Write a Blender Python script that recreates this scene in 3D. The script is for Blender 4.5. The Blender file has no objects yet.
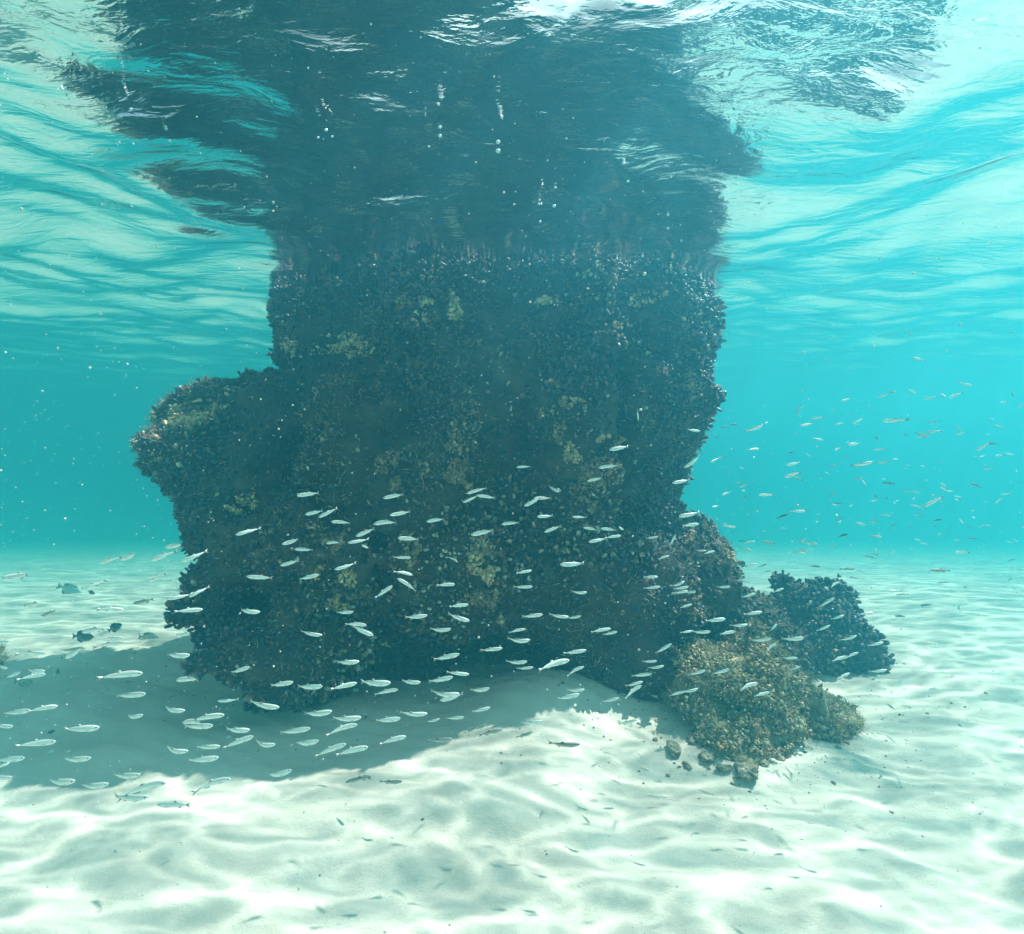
import bpy, math, random
import numpy as np
from mathutils import Vector, Matrix
from mathutils.bvhtree import BVHTree

R = math.radians
S = bpy.context.scene
col = S.collection
rng = np.random.default_rng(11)
random.seed(5)

# ------------------------------------------------------------------ camera, sky, sun, exposure
F = 520.0                      # focal length in pixels at 1024 wide
CAMZ = 1.9
PITCH = -4.07
cam_d = bpy.data.cameras.new('camera')
cam_d.sensor_width = 36.0
cam_d.lens = 36.0 * F / 1024.0
cam_d.clip_start = 0.05
cam_d.clip_end = 400.0
cam = bpy.data.objects.new('camera', cam_d)
col.objects.link(cam)
cam.location = (0, 0, CAMZ)
cam.rotation_euler = (R(90 + PITCH), 0, 0)
S.camera = cam

SUN_DIR = Vector((0.52, 0.31, 0.87)).normalized()     # towards the sun (as it runs under water)
sun_el = math.asin(SUN_DIR.z)
sun_az = math.atan2(SUN_DIR.x, SUN_DIR.y)
w = bpy.data.worlds.new('World')
S.world = w
w.use_nodes = True
nt = w.node_tree
sky = nt.nodes.new('ShaderNodeTexSky')
sky.sky_type = 'NISHITA'
sky.sun_disc = False
sky.sun_elevation = sun_el
sky.sun_rotation = sun_az
sky.dust_density = 5.0
sky.ozone_density = 0.4
# thin white cloud over the blue
tc = nt.nodes.new('ShaderNodeTexCoord')
cn = nt.nodes.new('ShaderNodeTexNoise'); cn.inputs['Scale'].default_value = 2.6; cn.inputs['Detail'].default_value = 6
nt.links.new(tc.outputs['Generated'], cn.inputs['Vector'])
cr = nt.nodes.new('ShaderNodeValToRGB'); cr.color_ramp.elements[0].position = 0.36; cr.color_ramp.elements[1].position = 0.60
nt.links.new(cn.outputs['Fac'], cr.inputs[0])
cm = nt.nodes.new('ShaderNodeMix'); cm.data_type = 'RGBA'
nt.links.new(cr.outputs[0], cm.inputs[0]); nt.links.new(sky.outputs[0], cm.inputs[6]); cm.inputs[7].default_value = (10, 10.2, 9.6, 1)
nt.links.new(cm.outputs[2], nt.nodes['Background'].inputs[0])
nt.nodes['Background'].inputs[1].default_value = 0.05
sl = bpy.data.lights.new('sun', 'SUN')
sl.energy = 5.0
sl.angle = R(0.5)
sl.color = (1.0, 0.82, 0.83)
sun = bpy.data.objects.new('sun', sl)
col.objects.link(sun)
sun.rotation_euler = SUN_DIR.to_track_quat('Z', 'Y').to_euler()
sun.location = (0, 0, 20)

S.view_settings.view_transform = 'Standard'
S.view_settings.look = 'None'
S.view_settings.gamma = 1.0
S.view_settings.exposure = 0.34
S.render.engine = 'CYCLES'
S.cycles.use_denoising = True
S.cycles.max_bounces = 8
S.cycles.diffuse_bounces = 3
S.cycles.glossy_bounces = 3
S.cycles.transmission_bounces = 4
S.cycles.volume_bounces = 2
S.cycles.transparent_max_bounces = 12
S.cycles.sample_clamp_indirect = 6.0

# water body
HAZE_D = 0.235
HAZE_COL = (0.030, 0.212, 0.285)
HAZE_ABS = (0.20, 0.64, 0.62)
HAZE_G = 0.66
SURF = 3.1                     # height of the water surface above the sand
PLAN = 60.0                    # half size of sand and surface sheets

# ------------------------------------------------------------------ helpers
def tag(o, label=None, cat=None, group=None, kind=None):
    if label: o['label'] = label
    if cat: o['category'] = cat
    if group: o['group'] = group
    if kind: o['kind'] = kind
    return o

def mesh_np(name, V, faces, smooth=True, colors=None):
    """faces: int array (n,3) or (n,4), or a list of such arrays"""
    if not isinstance(faces, list): faces = [faces]
    faces = [np.asarray(f) for f in faces if len(f)]
    me = bpy.data.meshes.new(name)
    me.vertices.add(len(V))
    me.vertices.foreach_set('co', np.asarray(V, dtype=np.float32).ravel())
    loops = np.concatenate([f.ravel() for f in faces]).astype(np.int32)
    sizes = np.concatenate([np.full(len(f), f.shape[1]) for f in faces])
    starts = np.concatenate([[0], np.cumsum(sizes)[:-1]]).astype(np.int32)
    me.loops.add(len(loops))
    me.loops.foreach_set('vertex_index', loops)
    me.polygons.add(len(sizes))
    me.polygons.foreach_set('loop_start', starts)
    me.polygons.foreach_set('use_smooth', np.full(len(sizes), smooth))
    me.update(calc_edges=True)
    me.validate()
    if colors is not None:
        a = me.color_attributes.new('tint', 'FLOAT_COLOR', 'POINT')
        c = np.ones((len(V), 4), dtype=np.float32)
        c[:, :3] = colors
        a.data.foreach_set('color', c.ravel())
    return me

def obj(name, me, mat=None, parent=None, loc=None):
    o = bpy.data.objects.new(name, me)
    col.objects.link(o)
    if mat and len(me.materials) == 0: me.materials.append(mat)
    if loc is not None: o.location = loc
    if parent: o.parent = parent
    return o

def _hash(i, j, k, seed):
    h = (i * 374761393 + j * 668265263 + k * 1274126177 + seed * 974711) & 0xFFFFFFFF
    h = ((h ^ (h >> 13)) * 1103515245) & 0xFFFFFFFF
    h = ((h ^ (h >> 16)) * 2246822519) & 0xFFFFFFFF
    return ((h ^ (h >> 15)) & 0xFFFFFF) / float(0xFFFFFF) * 2 - 1

def noise(x, y, z, seed=0):
    x = np.asarray(x, float); y = np.asarray(y, float) + 0 * x; z = np.asarray(z, float) + 0 * x
    xi, yi, zi = np.floor(x).astype(np.int64), np.floor(y).astype(np.int64), np.floor(z).astype(np.int64)
    fx, fy, fz = x - xi, y - yi, z - zi
    u, v, t = [f * f * f * (f * (f * 6 - 15) + 10) for f in (fx, fy, fz)]
    out = 0
    for a in (0, 1):
        for b in (0, 1):
            for c in (0, 1):
                wgt = (u if a else 1 - u) * (v if b else 1 - v) * (t if c else 1 - t)
                out = out + wgt * _hash(xi + a, yi + b, zi + c, seed)
    return out

def fbm(x, y, z, octv=4, seed=0):
    o, amp, f = 0, 1.0, 1.0
    for k in range(octv):
        o = o + amp * noise(x * f, y * f, z * f, seed + k * 17)
        amp *= 0.5; f *= 2.03
    return o

CR = cam.rotation_euler.to_matrix()
def ray(px, py):
    d = CR @ Vector(((px - 512) / F, (467 - py) / F, -1.0))
    return d
def at(px, py, depth):
    """world point seen at a pixel of the photograph, depth = distance ahead along the ground"""
    d = ray(px, py)
    return Vector((0, 0, CAMZ)) + d * (depth / d.y)

# ------------------------------------------------------------------ materials
def new_mat(name):
    m = bpy.data.materials.new(name)
    m.use_nodes = True
    return m, m.node_tree, m.node_tree.nodes['Principled BSDF']

def N(nt, t, **kw):
    n = nt.nodes.new(t)
    for k, v in kw.items(): setattr(n, k, v)
    return n

def math_n(nt, op, a, b=None, clamp=False):
    n = nt.nodes.new('ShaderNodeMath'); n.operation = op; n.use_clamp = clamp
    for i, v in enumerate((a, b)):
        if v is None: continue
        if isinstance(v, (int, float)): n.inputs[i].default_value = v
        else: nt.links.new(v, n.inputs[i])
    return n.outputs[0]

def ramp(nt, fac, stops):
    n = nt.nodes.new('ShaderNodeValToRGB')
    e = n.color_ramp.elements
    while len(e) < len(stops): e.new(0.5)
    for k, (p, c) in enumerate(stops):
        e[k].position = p; e[k].color = (*c, 1)
    nt.links.new(fac, n.inputs[0])
    return n.outputs[0]

def noise_n(nt, vec, scale, detail=4, rough=0.55, dist=0.0):
    n = nt.nodes.new('ShaderNodeTexNoise')
    n.inputs['Scale'].default_value = scale
    n.inputs['Detail'].default_value = detail
    n.inputs['Roughness'].default_value = rough
    n.inputs['Distortion'].default_value = dist
    if vec is not None: nt.links.new(vec, n.inputs['Vector'])
    return n

def tint_mat(name, rough=0.6, spec=0.4, metal=0.0, nscale=60, namp=0.5, bump=0.0, coat=0.0):
    m, nt, b = new_mat(name)
    a = N(nt, 'ShaderNodeVertexColor', layer_name='tint')
    geo = N(nt, 'ShaderNodeNewGeometry')
    n = noise_n(nt, geo.outputs['Position'], nscale)
    f = math_n(nt, 'MULTIPLY_ADD', n.outputs['Fac'], namp * 2)
    f.node.inputs[2].default_value = 1 - namp
    mx = N(nt, 'ShaderNodeVectorMath', operation='SCALE')
    nt.links.new(a.outputs[0], mx.inputs[0]); nt.links.new(f, mx.inputs['Scale'])
    nt.links.new(mx.outputs[0], b.inputs['Base Color'])
    b.inputs['Roughness'].default_value = rough
    b.inputs['Specular IOR Level'].default_value = spec
    b.inputs['Metallic'].default_value = metal
    b.inputs['Coat Weight'].default_value = coat
    if bump:
        bp = N(nt, 'ShaderNodeBump'); bp.inputs['Strength'].default_value = bump; bp.inputs['Distance'].default_value = 0.01
        nt.links.new(n.outputs['Fac'], bp.inputs['Height']); nt.links.new(bp.outputs[0], b.inputs['Normal'])
    return m

M_mussel = tint_mat('mussel_shell', 0.42, 0.45, nscale=90, namp=0.35, bump=0.3)
M_sponge = tint_mat('encrusting_growth', 0.85, 0.2, nscale=120, namp=0.35, bump=0.6)
M_algae = tint_mat('algae', 0.8, 0.2, nscale=40, namp=0.3)
M_fish = tint_mat('fish_scales', 0.5, 0.3, metal=0.3, nscale=300, namp=0.08)
M_darkfish = tint_mat('fish_skin', 0.45, 0.4, nscale=120, namp=0.2)
m, nt_, b_ = new_mat('fish_eye'); b_.inputs['Base Color'].default_value = (0.012, 0.012, 0.015, 1); b_.inputs['Roughness'].default_value = 0.15
nn = noise_n(nt_, None, 30); nt_.links.new(ramp(nt_, nn.outputs['Fac'], [(0.3, (0.008, 0.008, 0.01)), (0.7, (0.025, 0.025, 0.03))]), b_.inputs['Base Color'])
M_eye = m

# rock core
m, nt_, b_ = new_mat('rock')
geo = N(nt_, 'ShaderNodeNewGeometry')
n1 = noise_n(nt_, geo.outputs['Position'], 3.2, 8, 0.65)
n2 = noise_n(nt_, geo.outputs['Position'], 26, 6, 0.6)
nt_.links.new(ramp(nt_, n1.outputs['Fac'], [(0.3, (0.022, 0.018, 0.02)), (0.5, (0.07, 0.045, 0.035)), (0.68, (0.15, 0.11, 0.08))]), b_.inputs['Base Color'])
b_.inputs['Roughness'].default_value = 0.9
bp = N(nt_, 'ShaderNodeBump'); bp.inputs['Strength'].default_value = 0.9; bp.inputs['Distance'].default_value = 0.03
nt_.links.new(n2.outputs['Fac'], bp.inputs['Height']); nt_.links.new(bp.outputs[0], b_.inputs['Normal'])
M_rock = m

m, nt_, b_ = new_mat('algae_rock')
geo = N(nt_, 'ShaderNodeNewGeometry')
n1 = noise_n(nt_, geo.outputs['Position'], 5.5, 8, 0.65)
n2 = noise_n(nt_, geo.outputs['Position'], 34, 6, 0.6)
nt_.links.new(ramp(nt_, n1.outputs['Fac'], [(0.33, (0.05, 0.045, 0.03)), (0.46, (0.18, 0.14, 0.08)), (0.58, (0.36, 0.29, 0.17)), (0.72, (0.55, 0.46, 0.33))]), b_.inputs['Base Color'])
b_.inputs['Roughness'].default_value = 0.9
bp = N(nt_, 'ShaderNodeBump'); bp.inputs['Strength'].default_value = 1.0; bp.inputs['Distance'].default_value = 0.03
nt_.links.new(n2.outputs['Fac'], bp.inputs['Height']); nt_.links.new(bp.outputs[0], b_.inputs['Normal'])
M_algrock = m

m, nt_, b_ = new_mat('rubble')
geo = N(nt_, 'ShaderNodeNewGeometry')
n1 = noise_n(nt_, geo.outputs['Position'], 22, 8, 0.7)
nt_.links.new(ramp(nt_, n1.outputs['Fac'], [(0.3, (0.07, 0.06, 0.045)), (0.5, (0.28, 0.22, 0.15)), (0.65, (0.55, 0.45, 0.36))]), b_.inputs['Base Color'])
b_.inputs['Roughness'].default_value = 0.95
bp = N(nt_, 'ShaderNodeBump'); bp.inputs['Strength'].default_value = 1.0; bp.inputs['Distance'].default_value = 0.02
nt_.links.new(n1.outputs['Fac'], bp.inputs['Height']); nt_.links.new(bp.outputs[0], b_.inputs['Normal'])
M_rubble = m

# sand
m, nt_, b_ = new_mat('sand')
geo = N(nt_, 'ShaderNodeNewGeometry')
mp = N(nt_, 'ShaderNodeMapping'); mp.inputs['Scale'].default_value = (1.0, 1.8, 1.0)
nt_.links.new(geo.outputs['Position'], mp.inputs[0])
n1 = noise_n(nt_, mp.outputs[0], 1.4, 6, 0.6)
n2 = noise_n(nt_, geo.outputs['Position'], 210, 3, 0.7)
n3 = noise_n(nt_, mp.outputs[0], 9, 6, 0.6)
c1 = ramp(nt_, n1.outputs['Fac'], [(0.3, (0.50, 0.42, 0.36)), (0.7, (0.68, 0.58, 0.51))])
c2 = ramp(nt_, n2.outputs['Fac'], [(0.3, (0.72, 0.70, 0.68)), (0.5, (1, 1, 1))])
mx = N(nt_, 'ShaderNodeVectorMath', operation='MULTIPLY')
nt_.links.new(c1, mx.inputs[0]); nt_.links.new(c2, mx.inputs[1]); nt_.links.new(mx.outputs[0], b_.inputs['Base Color'])
b_.inputs['Roughness'].default_value = 0.95
b_.inputs['Specular IOR Level'].default_value = 0.1
bp = N(nt_, 'ShaderNodeBump'); bp.inputs['Strength'].default_value = 0.7; bp.inputs['Distance'].default_value = 0.018
h = math_n(nt_, 'ADD', n3.outputs['Fac'], math_n(nt_, 'MULTIPLY', n2.outputs['Fac'], 0.12))
nt_.links.new(h, bp.inputs['Height']); nt_.links.new(bp.outputs[0], b_.inputs['Normal'])
M_sand = m

# water surface: total reflection beyond the critical angle, clear inside it; caustic light is painted into its transparency
m, nt_, b_ = new_mat('water')
nt_.nodes.remove(b_)
out = nt_.nodes['Material Output']
geo = N(nt_, 'ShaderNodeNewGeometry')
mp = N(nt_, 'ShaderNodeMapping'); mp.inputs['Scale'].default_value = (0.75, 1.6, 1.0)
nt_.links.new(geo.outputs['Position'], mp.inputs[0])
r1 = noise_n(nt_, mp.outputs[0], 5.0, 5, 0.5, 0.6)
r2 = noise_n(nt_, mp.outputs[0], 17.0, 3, 0.5, 0.5)
hsum = math_n(nt_, 'ADD', r1.outputs['Fac'], math_n(nt_, 'MULTIPLY', r2.outputs['Fac'], 0.18))
bp = N(nt_, 'ShaderNodeBump'); bp.inputs['Strength'].default_value = 1.0; bp.inputs['Distance'].default_value = 0.013
nt_.links.new(hsum, bp.inputs['Height'])
fr = N(nt_, 'ShaderNodeFresnel'); fr.inputs['IOR'].default_value = 1.333
nt_.links.new(bp.outputs[0], fr.inputs['Normal'])
gl = N(nt_, 'ShaderNodeBsdfGlossy'); gl.inputs['Roughness'].default_value = 0.0
gl.inputs['Color'].default_value = (1, 1, 1, 1)
nt_.links.new(bp.outputs[0], gl.inputs['Normal'])
# bright caustic net painted into the transparent colour, not bent by the waves
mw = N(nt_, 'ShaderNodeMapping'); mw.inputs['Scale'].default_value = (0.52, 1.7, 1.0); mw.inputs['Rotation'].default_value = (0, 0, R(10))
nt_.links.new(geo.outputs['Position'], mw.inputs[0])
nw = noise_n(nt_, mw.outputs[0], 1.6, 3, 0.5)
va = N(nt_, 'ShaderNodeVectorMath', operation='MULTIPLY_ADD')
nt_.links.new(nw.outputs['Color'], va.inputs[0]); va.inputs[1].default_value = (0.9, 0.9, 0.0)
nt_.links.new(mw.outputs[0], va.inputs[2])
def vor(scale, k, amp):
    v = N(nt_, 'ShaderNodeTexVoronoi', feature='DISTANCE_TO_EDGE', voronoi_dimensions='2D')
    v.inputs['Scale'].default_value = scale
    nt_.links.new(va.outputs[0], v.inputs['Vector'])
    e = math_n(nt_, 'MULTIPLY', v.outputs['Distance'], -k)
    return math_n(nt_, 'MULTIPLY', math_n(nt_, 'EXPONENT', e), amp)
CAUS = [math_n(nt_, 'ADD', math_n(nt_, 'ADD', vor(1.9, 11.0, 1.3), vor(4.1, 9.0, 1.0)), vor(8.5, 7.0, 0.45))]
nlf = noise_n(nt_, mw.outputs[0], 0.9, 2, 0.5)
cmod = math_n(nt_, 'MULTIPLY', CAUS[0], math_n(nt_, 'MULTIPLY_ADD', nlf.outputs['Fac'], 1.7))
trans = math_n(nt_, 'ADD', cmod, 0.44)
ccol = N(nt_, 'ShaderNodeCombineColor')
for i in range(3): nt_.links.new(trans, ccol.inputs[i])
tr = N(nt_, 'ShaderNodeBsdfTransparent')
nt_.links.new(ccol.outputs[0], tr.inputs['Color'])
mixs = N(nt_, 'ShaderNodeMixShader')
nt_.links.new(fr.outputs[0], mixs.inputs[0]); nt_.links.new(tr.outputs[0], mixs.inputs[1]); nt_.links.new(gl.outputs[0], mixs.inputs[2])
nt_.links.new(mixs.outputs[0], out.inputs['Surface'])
M_water = m

m, nt_, b_ = new_mat('air_bubble')
nt_.nodes.remove(b_)
out = nt_.nodes['Material Output']
fr = N(nt_, 'ShaderNodeLayerWeight'); fr.inputs['Blend'].default_value = 0.6
gl = N(nt_, 'ShaderNodeBsdfGlossy'); gl.inputs['Roughness'].default_value = 0.25
di = N(nt_, 'ShaderNodeBsdfDiffuse'); di.inputs['Color'].default_value = (0.85, 0.88, 0.9, 1)
nb = noise_n(nt_, None, 20); nt_.links.new(ramp(nt_, nb.outputs['Fac'], [(0.3, (0.7, 0.75, 0.8)), (0.7, (0.9, 0.92, 0.95))]), di.inputs['Color'])
mixs = N(nt_, 'ShaderNodeMixShader')
nt_.links.new(fr.outputs['Fresnel'], mixs.inputs[0]); nt_.links.new(di.outputs[0], mixs.inputs[1]); nt_.links.new(gl.outputs[0], mixs.inputs[2])
nt_.links.new(mixs.outputs[0], out.inputs['Surface'])
M_bubble = m

m, nt_, b_ = new_mat('drifting_specks')
nb = noise_n(nt_, None, 3); nt_.links.new(ramp(nt_, nb.outputs['Fac'], [(0.3, (0.45, 0.45, 0.4)), (0.7, (0.8, 0.8, 0.75))]), b_.inputs['Base Color'])
b_.inputs['Roughness'].default_value = 0.8
M_speck = m

# ------------------------------------------------------------------ seabed
def sand_h(x, y):
    x = np.asarray(x, float); y = np.asarray(y, float)
    fade = np.exp(-((np.hypot(x, y) / 14.0) ** 2))
    h = 0.05 * fbm(x * 0.55, y * 0.7, 0 * x, 3, 3) * (0.3 + 0.7 * fade)
    h = h + 0.25 * np.exp(-(((x - 0.25) / 0.62) ** 2 + ((y - 3.45) / 0.42) ** 2))
    h = h + 0.10 * np.exp(-(((x + 0.3) / 0.8) ** 2 + ((y - 2.7) / 0.5) ** 2))
    h = h + 0.08 * np.exp(-(((x - 1.35) / 0.5) ** 2 + ((y - 3.0) / 0.4) ** 2))
    wv = np.sin((y * 1.0 + 0.25 * x + 0.35 * noise(x * 0.8, y * 0.8, 0 * x, 9)) * 2 * math.pi / 0.42)
    h = h + 0.010 * wv * fade + 0.005 * np.sin((y + 0.5 * x + 0.25 * noise(x * 1.5, y * 1.5, 0 * x, 19)) * 2 * math.pi / 0.17) * fade
    h = h + 0.010 * fbm(x * 4, y * 5, 0 * x, 3, 21) * fade
    # beyond the rock the bottom falls away
    t = np.clip(y, None, 34.0) - 5.8
    h = h - 0.19 * np.where(t > 8, t, np.log1p(np.exp(np.clip(t, -30, 8) * 1.2)) / 1.2)
    return h

def axis(lo, hi, c, fine, n_fine, n_far):
    a = np.linspace(c - fine, c + fine, n_fine)
    st = a[1] - a[0]
    def far(start, end, n):
        t = np.linspace(0, 1, n + 1)[1:]
        L = abs(end - start)
        k = 3.0
        return start + np.sign(end - start) * L * (np.exp(k * t) - 1) / (math.exp(k) - 1)
    return np.concatenate([far(a[0], lo, n_far)[::-1], a, far(a[-1], hi, n_far)])

def sheet(name, xs, ys, hf, mat, label_kind):
    X, Y = np.meshgrid(xs, ys)
    Z = hf(X, Y)
    V = np.stack([X, Y, Z], -1).reshape(-1, 3)
    nx, ny = len(xs), len(ys)
    i = np.arange(nx - 1)[None, :] + nx * np.arange(ny - 1)[:, None]
    f = np.stack([i, i + 1, i + nx + 1, i + nx], -1).reshape(-1, 4)
    o = obj(name, mesh_np(name, V, f), mat)
    o['kind'] = label_kind
    return o

sheet('seabed', axis(-PLAN, PLAN, 0, 4.5, 320, 90), axis(-PLAN, PLAN, 3.9, 3.0, 260, 90), sand_h, M_sand, 'structure')

# ------------------------------------------------------------------ water surface
wr = np.random.default_rng(4)
waves = []
for k in range(44):
    lam = 0.25 * (2.6 / 0.25) ** (wr.random() ** 0.75)
    th = wr.normal(math.pi / 2 + 0.15, 0.85)
    if wr.random() < 0.25: th = wr.random() * 2 * math.pi
    amp = 0.0054 * lam ** 0.95
    waves.append((2 * math.pi / lam * math.cos(th), 2 * math.pi / lam * math.sin(th), wr.random() * 6.28, amp))
def water_h(x, y):
    wx = x + 0.25 * noise(x * 0.7, y * 0.7, 0 * x, 51)
    wy = y + 0.25 * noise(x * 0.7, y * 0.7, 0 * x, 52)
    h = 0 * x
    for kx, ky, p, a in waves:
        s = np.sin(kx * wx + ky * wy + p)
        h = h + a * (s + 0.25 * s * s)
    fade = np.exp(-((np.hypot(x, y) / 16.0) ** 2))
    return SURF + h * (0.25 + 0.75 * fade)
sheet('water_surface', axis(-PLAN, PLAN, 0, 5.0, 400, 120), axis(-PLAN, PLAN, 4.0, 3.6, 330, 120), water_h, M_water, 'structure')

# ------------------------------------------------------------------ rocks (a field of blended lumps, contoured into one skin)
def surface_nets(fld, org, h):
    s = fld < 0
    nx, ny, nz = fld.shape
    corners = [(a, b, c) for a in (0, 1) for b in (0, 1) for c in (0, 1)]
    cnt = sum(s[a:nx - 1 + a, b:ny - 1 + b, c:nz - 1 + c].astype(int) for a, b, c in corners)
    act = (cnt > 0) & (cnt < 8)
    idx = -np.ones(act.shape, int)
    idx[act] = np.arange(act.sum())
    P = np.zeros((act.sum(), 3)); W = np.zeros(act.sum())
    I, J, K = np.nonzero(act)
    for a in corners:
        for ax in range(3):
            if a[ax]: continue
            b = list(a); b[ax] = 1
            fa = fld[I + a[0], J + a[1], K + a[2]]; fb = fld[I + b[0], J + b[1], K + b[2]]
            cr = (fa < 0) != (fb < 0)
            t = np.where(cr, fa / np.where(fa - fb == 0, 1, fa - fb), 0)
            p = np.stack([I + a[0], J + a[1], K + a[2]], -1).astype(float)
            p[:, ax] += t
            P += p * cr[:, None]; W += cr
    P = P / W[:, None] * h + np.array(org)
    quads = []
    for ax in range(3):
        sl0 = [slice(0, n) for n in fld.shape]; sl1 = [slice(0, n) for n in fld.shape]
        sl0[ax] = slice(0, fld.shape[ax] - 1); sl1[ax] = slice(1, fld.shape[ax])
        A, B = s[tuple(sl0)], s[tuple(sl1)]
        u, v = (ax + 1) % 3, (ax + 2) % 3
        ch = np.argwhere(A != B)
        ok = (ch[:, u] > 0) & (ch[:, v] > 0) & (ch[:, u] < fld.shape[u] - 1) & (ch[:, v] < fld.shape[v] - 1)
        ch = ch[ok]
        def cell(du, dv):
            c = ch.copy(); c[:, u] -= du; c[:, v] -= dv
            return idx[c[:, 0], c[:, 1], c[:, 2]]
        q = np.stack([cell(1, 1), cell(0, 1), cell(0, 0), cell(1, 0)], -1)
        flip = ~A[tuple(ch.T)]
        q[flip] = q[flip][:, ::-1]
        quads.append(q)
    return P, np.concatenate(quads)

def ell(X, Y, Z, c, r, k=1.0):
    q = np.sqrt(((X - c[0]) / r[0]) ** 2 + ((Y - c[1]) / r[1]) ** 2 + ((Z - c[2]) / r[2]) ** 2)
    return (q - 1) * min(r)

def smin(a, b, k):
    h = np.clip(0.5 + 0.5 * (b - a) / k, 0, 1)
    return b * (1 - h) + a * h - k * h * (1 - h)

def build_rock(lo, hi, h, ells, profile=None, namp=0.10, nscale=1.6, k=0.16, seed=0, dig=None):
    ax = [np.arange(a, b + h, h) for a, b in zip(lo, hi)]
    X, Y, Z = np.meshgrid(*ax, indexing='ij')
    f = None
    if profile is not None:
        pz = np.array([p[0] for p in profile])
        g = lambda q: np.interp(Z, pz, np.array([p[q] for p in profile]))
        xl, xr, yf, yb = g(1), g(2), g(3), g(4)
        rx, ry = (xr - xl) / 2, (yb - yf) / 2
        q = (np.abs((X - (xl + xr) / 2) / rx) ** 2.3 + np.abs((Y - (yf + yb) / 2) / ry) ** 2.3) ** (1 / 2.3)
        f = (q - 1) * np.minimum(rx, ry)
        f = np.maximum(f, Z - pz[-1])
    for c, r in ells:
        e = ell(X, Y, Z, c, r)
        f = e if f is None else smin(f, e, k)
    if dig:
        for c, r in dig:
            f = -smin(-f, ell(X, Y, Z, c, r), 0.12)
    f = f + 0.5 * namp - namp * 1.2 * fbm(X * nscale, Y * nscale, Z * nscale, 4, seed) - namp * 0.5 * np.abs(noise(X * 5.5, Y * 5.5, Z * 5.5, seed + 5)) - 0.045 * noise(X * 9, Y * 9, Z * 9, seed + 8)
    P, Q = surface_nets(f, lo, h)
    # drop anything well below the sand
    return P, Q

def e_px(px, py, D, rxp, rzp, ry):
    """lump whose silhouette is rxp x rzp pixels around (px, py) when seen at distance D"""
    c = at(px, py, D)
    return ((c.x, c.y, c.z), (rxp * D / F, ry, rzp * D / F))

PD = 4.6
X_ = lambda px, D=PD: (px - 512) / F * D
profile = [  # height, left, right, front, back
    (-0.5, X_(262), X_(640), 3.95, 6.2),
    (0.2, X_(268), X_(668), 3.95, 6.2),
    (0.6, X_(250), X_(690), 3.80, 6.1),
    (1.0, X_(250), X_(700), 3.70, 6.0),
    (1.35, X_(262), X_(690), 3.68, 5.9),
    (1.7, X_(268), X_(705), 3.72, 5.8),
    (2.1, X_(278), X_(722), 3.76, 5.8),
    (2.6, X_(298), X_(716), 3.82, 5.8),
    (3.1, X_(292), X_(712), 3.84, 5.8),
    (3.3, X_(300), X_(690), 4.0, 5.7),
    (3.5, X_(340), X_(650), 4.3, 5.4),
]
ells = [
    e_px(178, 466, 3.95, 44, 42, 0.38),
    e_px(218, 424, 4.45, 52, 46, 0.36),
    e_px(250, 470, 4.25, 70, 62, 0.5),
    e_px(240, 515, 4.1, 60, 58, 0.5),
    e_px(310, 560, 3.85, 92, 86, 0.62),
    e_px(302, 622, 3.75, 72, 56, 0.60),
    e_px(340, 450, 3.85, 62, 98, 0.36),
    e_px(430, 440, 3.9, 50, 130, 0.28),
    e_px(455, 560, 3.8, 70, 80, 0.32),
    e_px(570, 470, 3.85, 60, 120, 0.30),
    e_px(684, 400, 4.45, 38, 80, 0.4),
    e_px(318, 345, 4.45, 32, 56, 0.4),
    e_px(268, 412, 4.4, 42, 42, 0.4),
    e_px(620, 600, 3.95, 60, 90, 0.4),
    e_px(690, 585, 4.3, 50, 72, 0.45),
    e_px(735, 618, 4.45, 42, 48, 0.4),
    e_px(765, 640, 4.5, 36, 44, 0.4),
    e_px(650, 650, 3.8, 42, 60, 0.4),
]
dig = [e_px(495, 690, 3.6, 90, 42, 0.5), ]
P1, Q1 = build_rock((-3.6, 2.7, -0.35), (2.9, 6.4, 3.8), 0.04, ells, profile, dig=dig, seed=3, namp=0.15, nscale=1.35, k=0.12)
kn = [e_px(822, 630, 4.4, 46, 54, 0.42), e_px(842, 652, 4.35, 28, 40, 0.3), e_px(780, 640, 4.5, 44, 46, 0.35), e_px(808, 682, 4.25, 44, 30, 0.4)]
P2, Q2 = build_rock((1.5, 3.4, -0.3), (3.7, 5.2, 1.4), 0.03, kn, namp=0.09, nscale=2.6, seed=40)
ab = [e_px(705, 690, 3.5, 50, 42, 0.42), e_px(745, 702, 3.4, 60, 42, 0.42), e_px(800, 722, 3.45, 44, 38, 0.36), e_px(745, 740, 3.15, 65, 24, 0.3), e_px(760, 665, 3.6, 40, 28, 0.3)]
P3, Q3 = build_rock((0.6, 2.4, -0.35), (2.6, 4.3, 0.9), 0.024, ab, namp=0.07, nscale=4, seed=77, k=0.1)
lb = [e_px(-14, 692, 3.9, 32, 30, 0.3), e_px(-60, 680, 4.0, 50, 40, 0.4)]
P4, Q4 = build_rock((-5.4, 3.3, -0.3), (-3.4, 4.9, 0.8), 0.03, lb, namp=0.07, nscale=4, seed=99)

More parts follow.
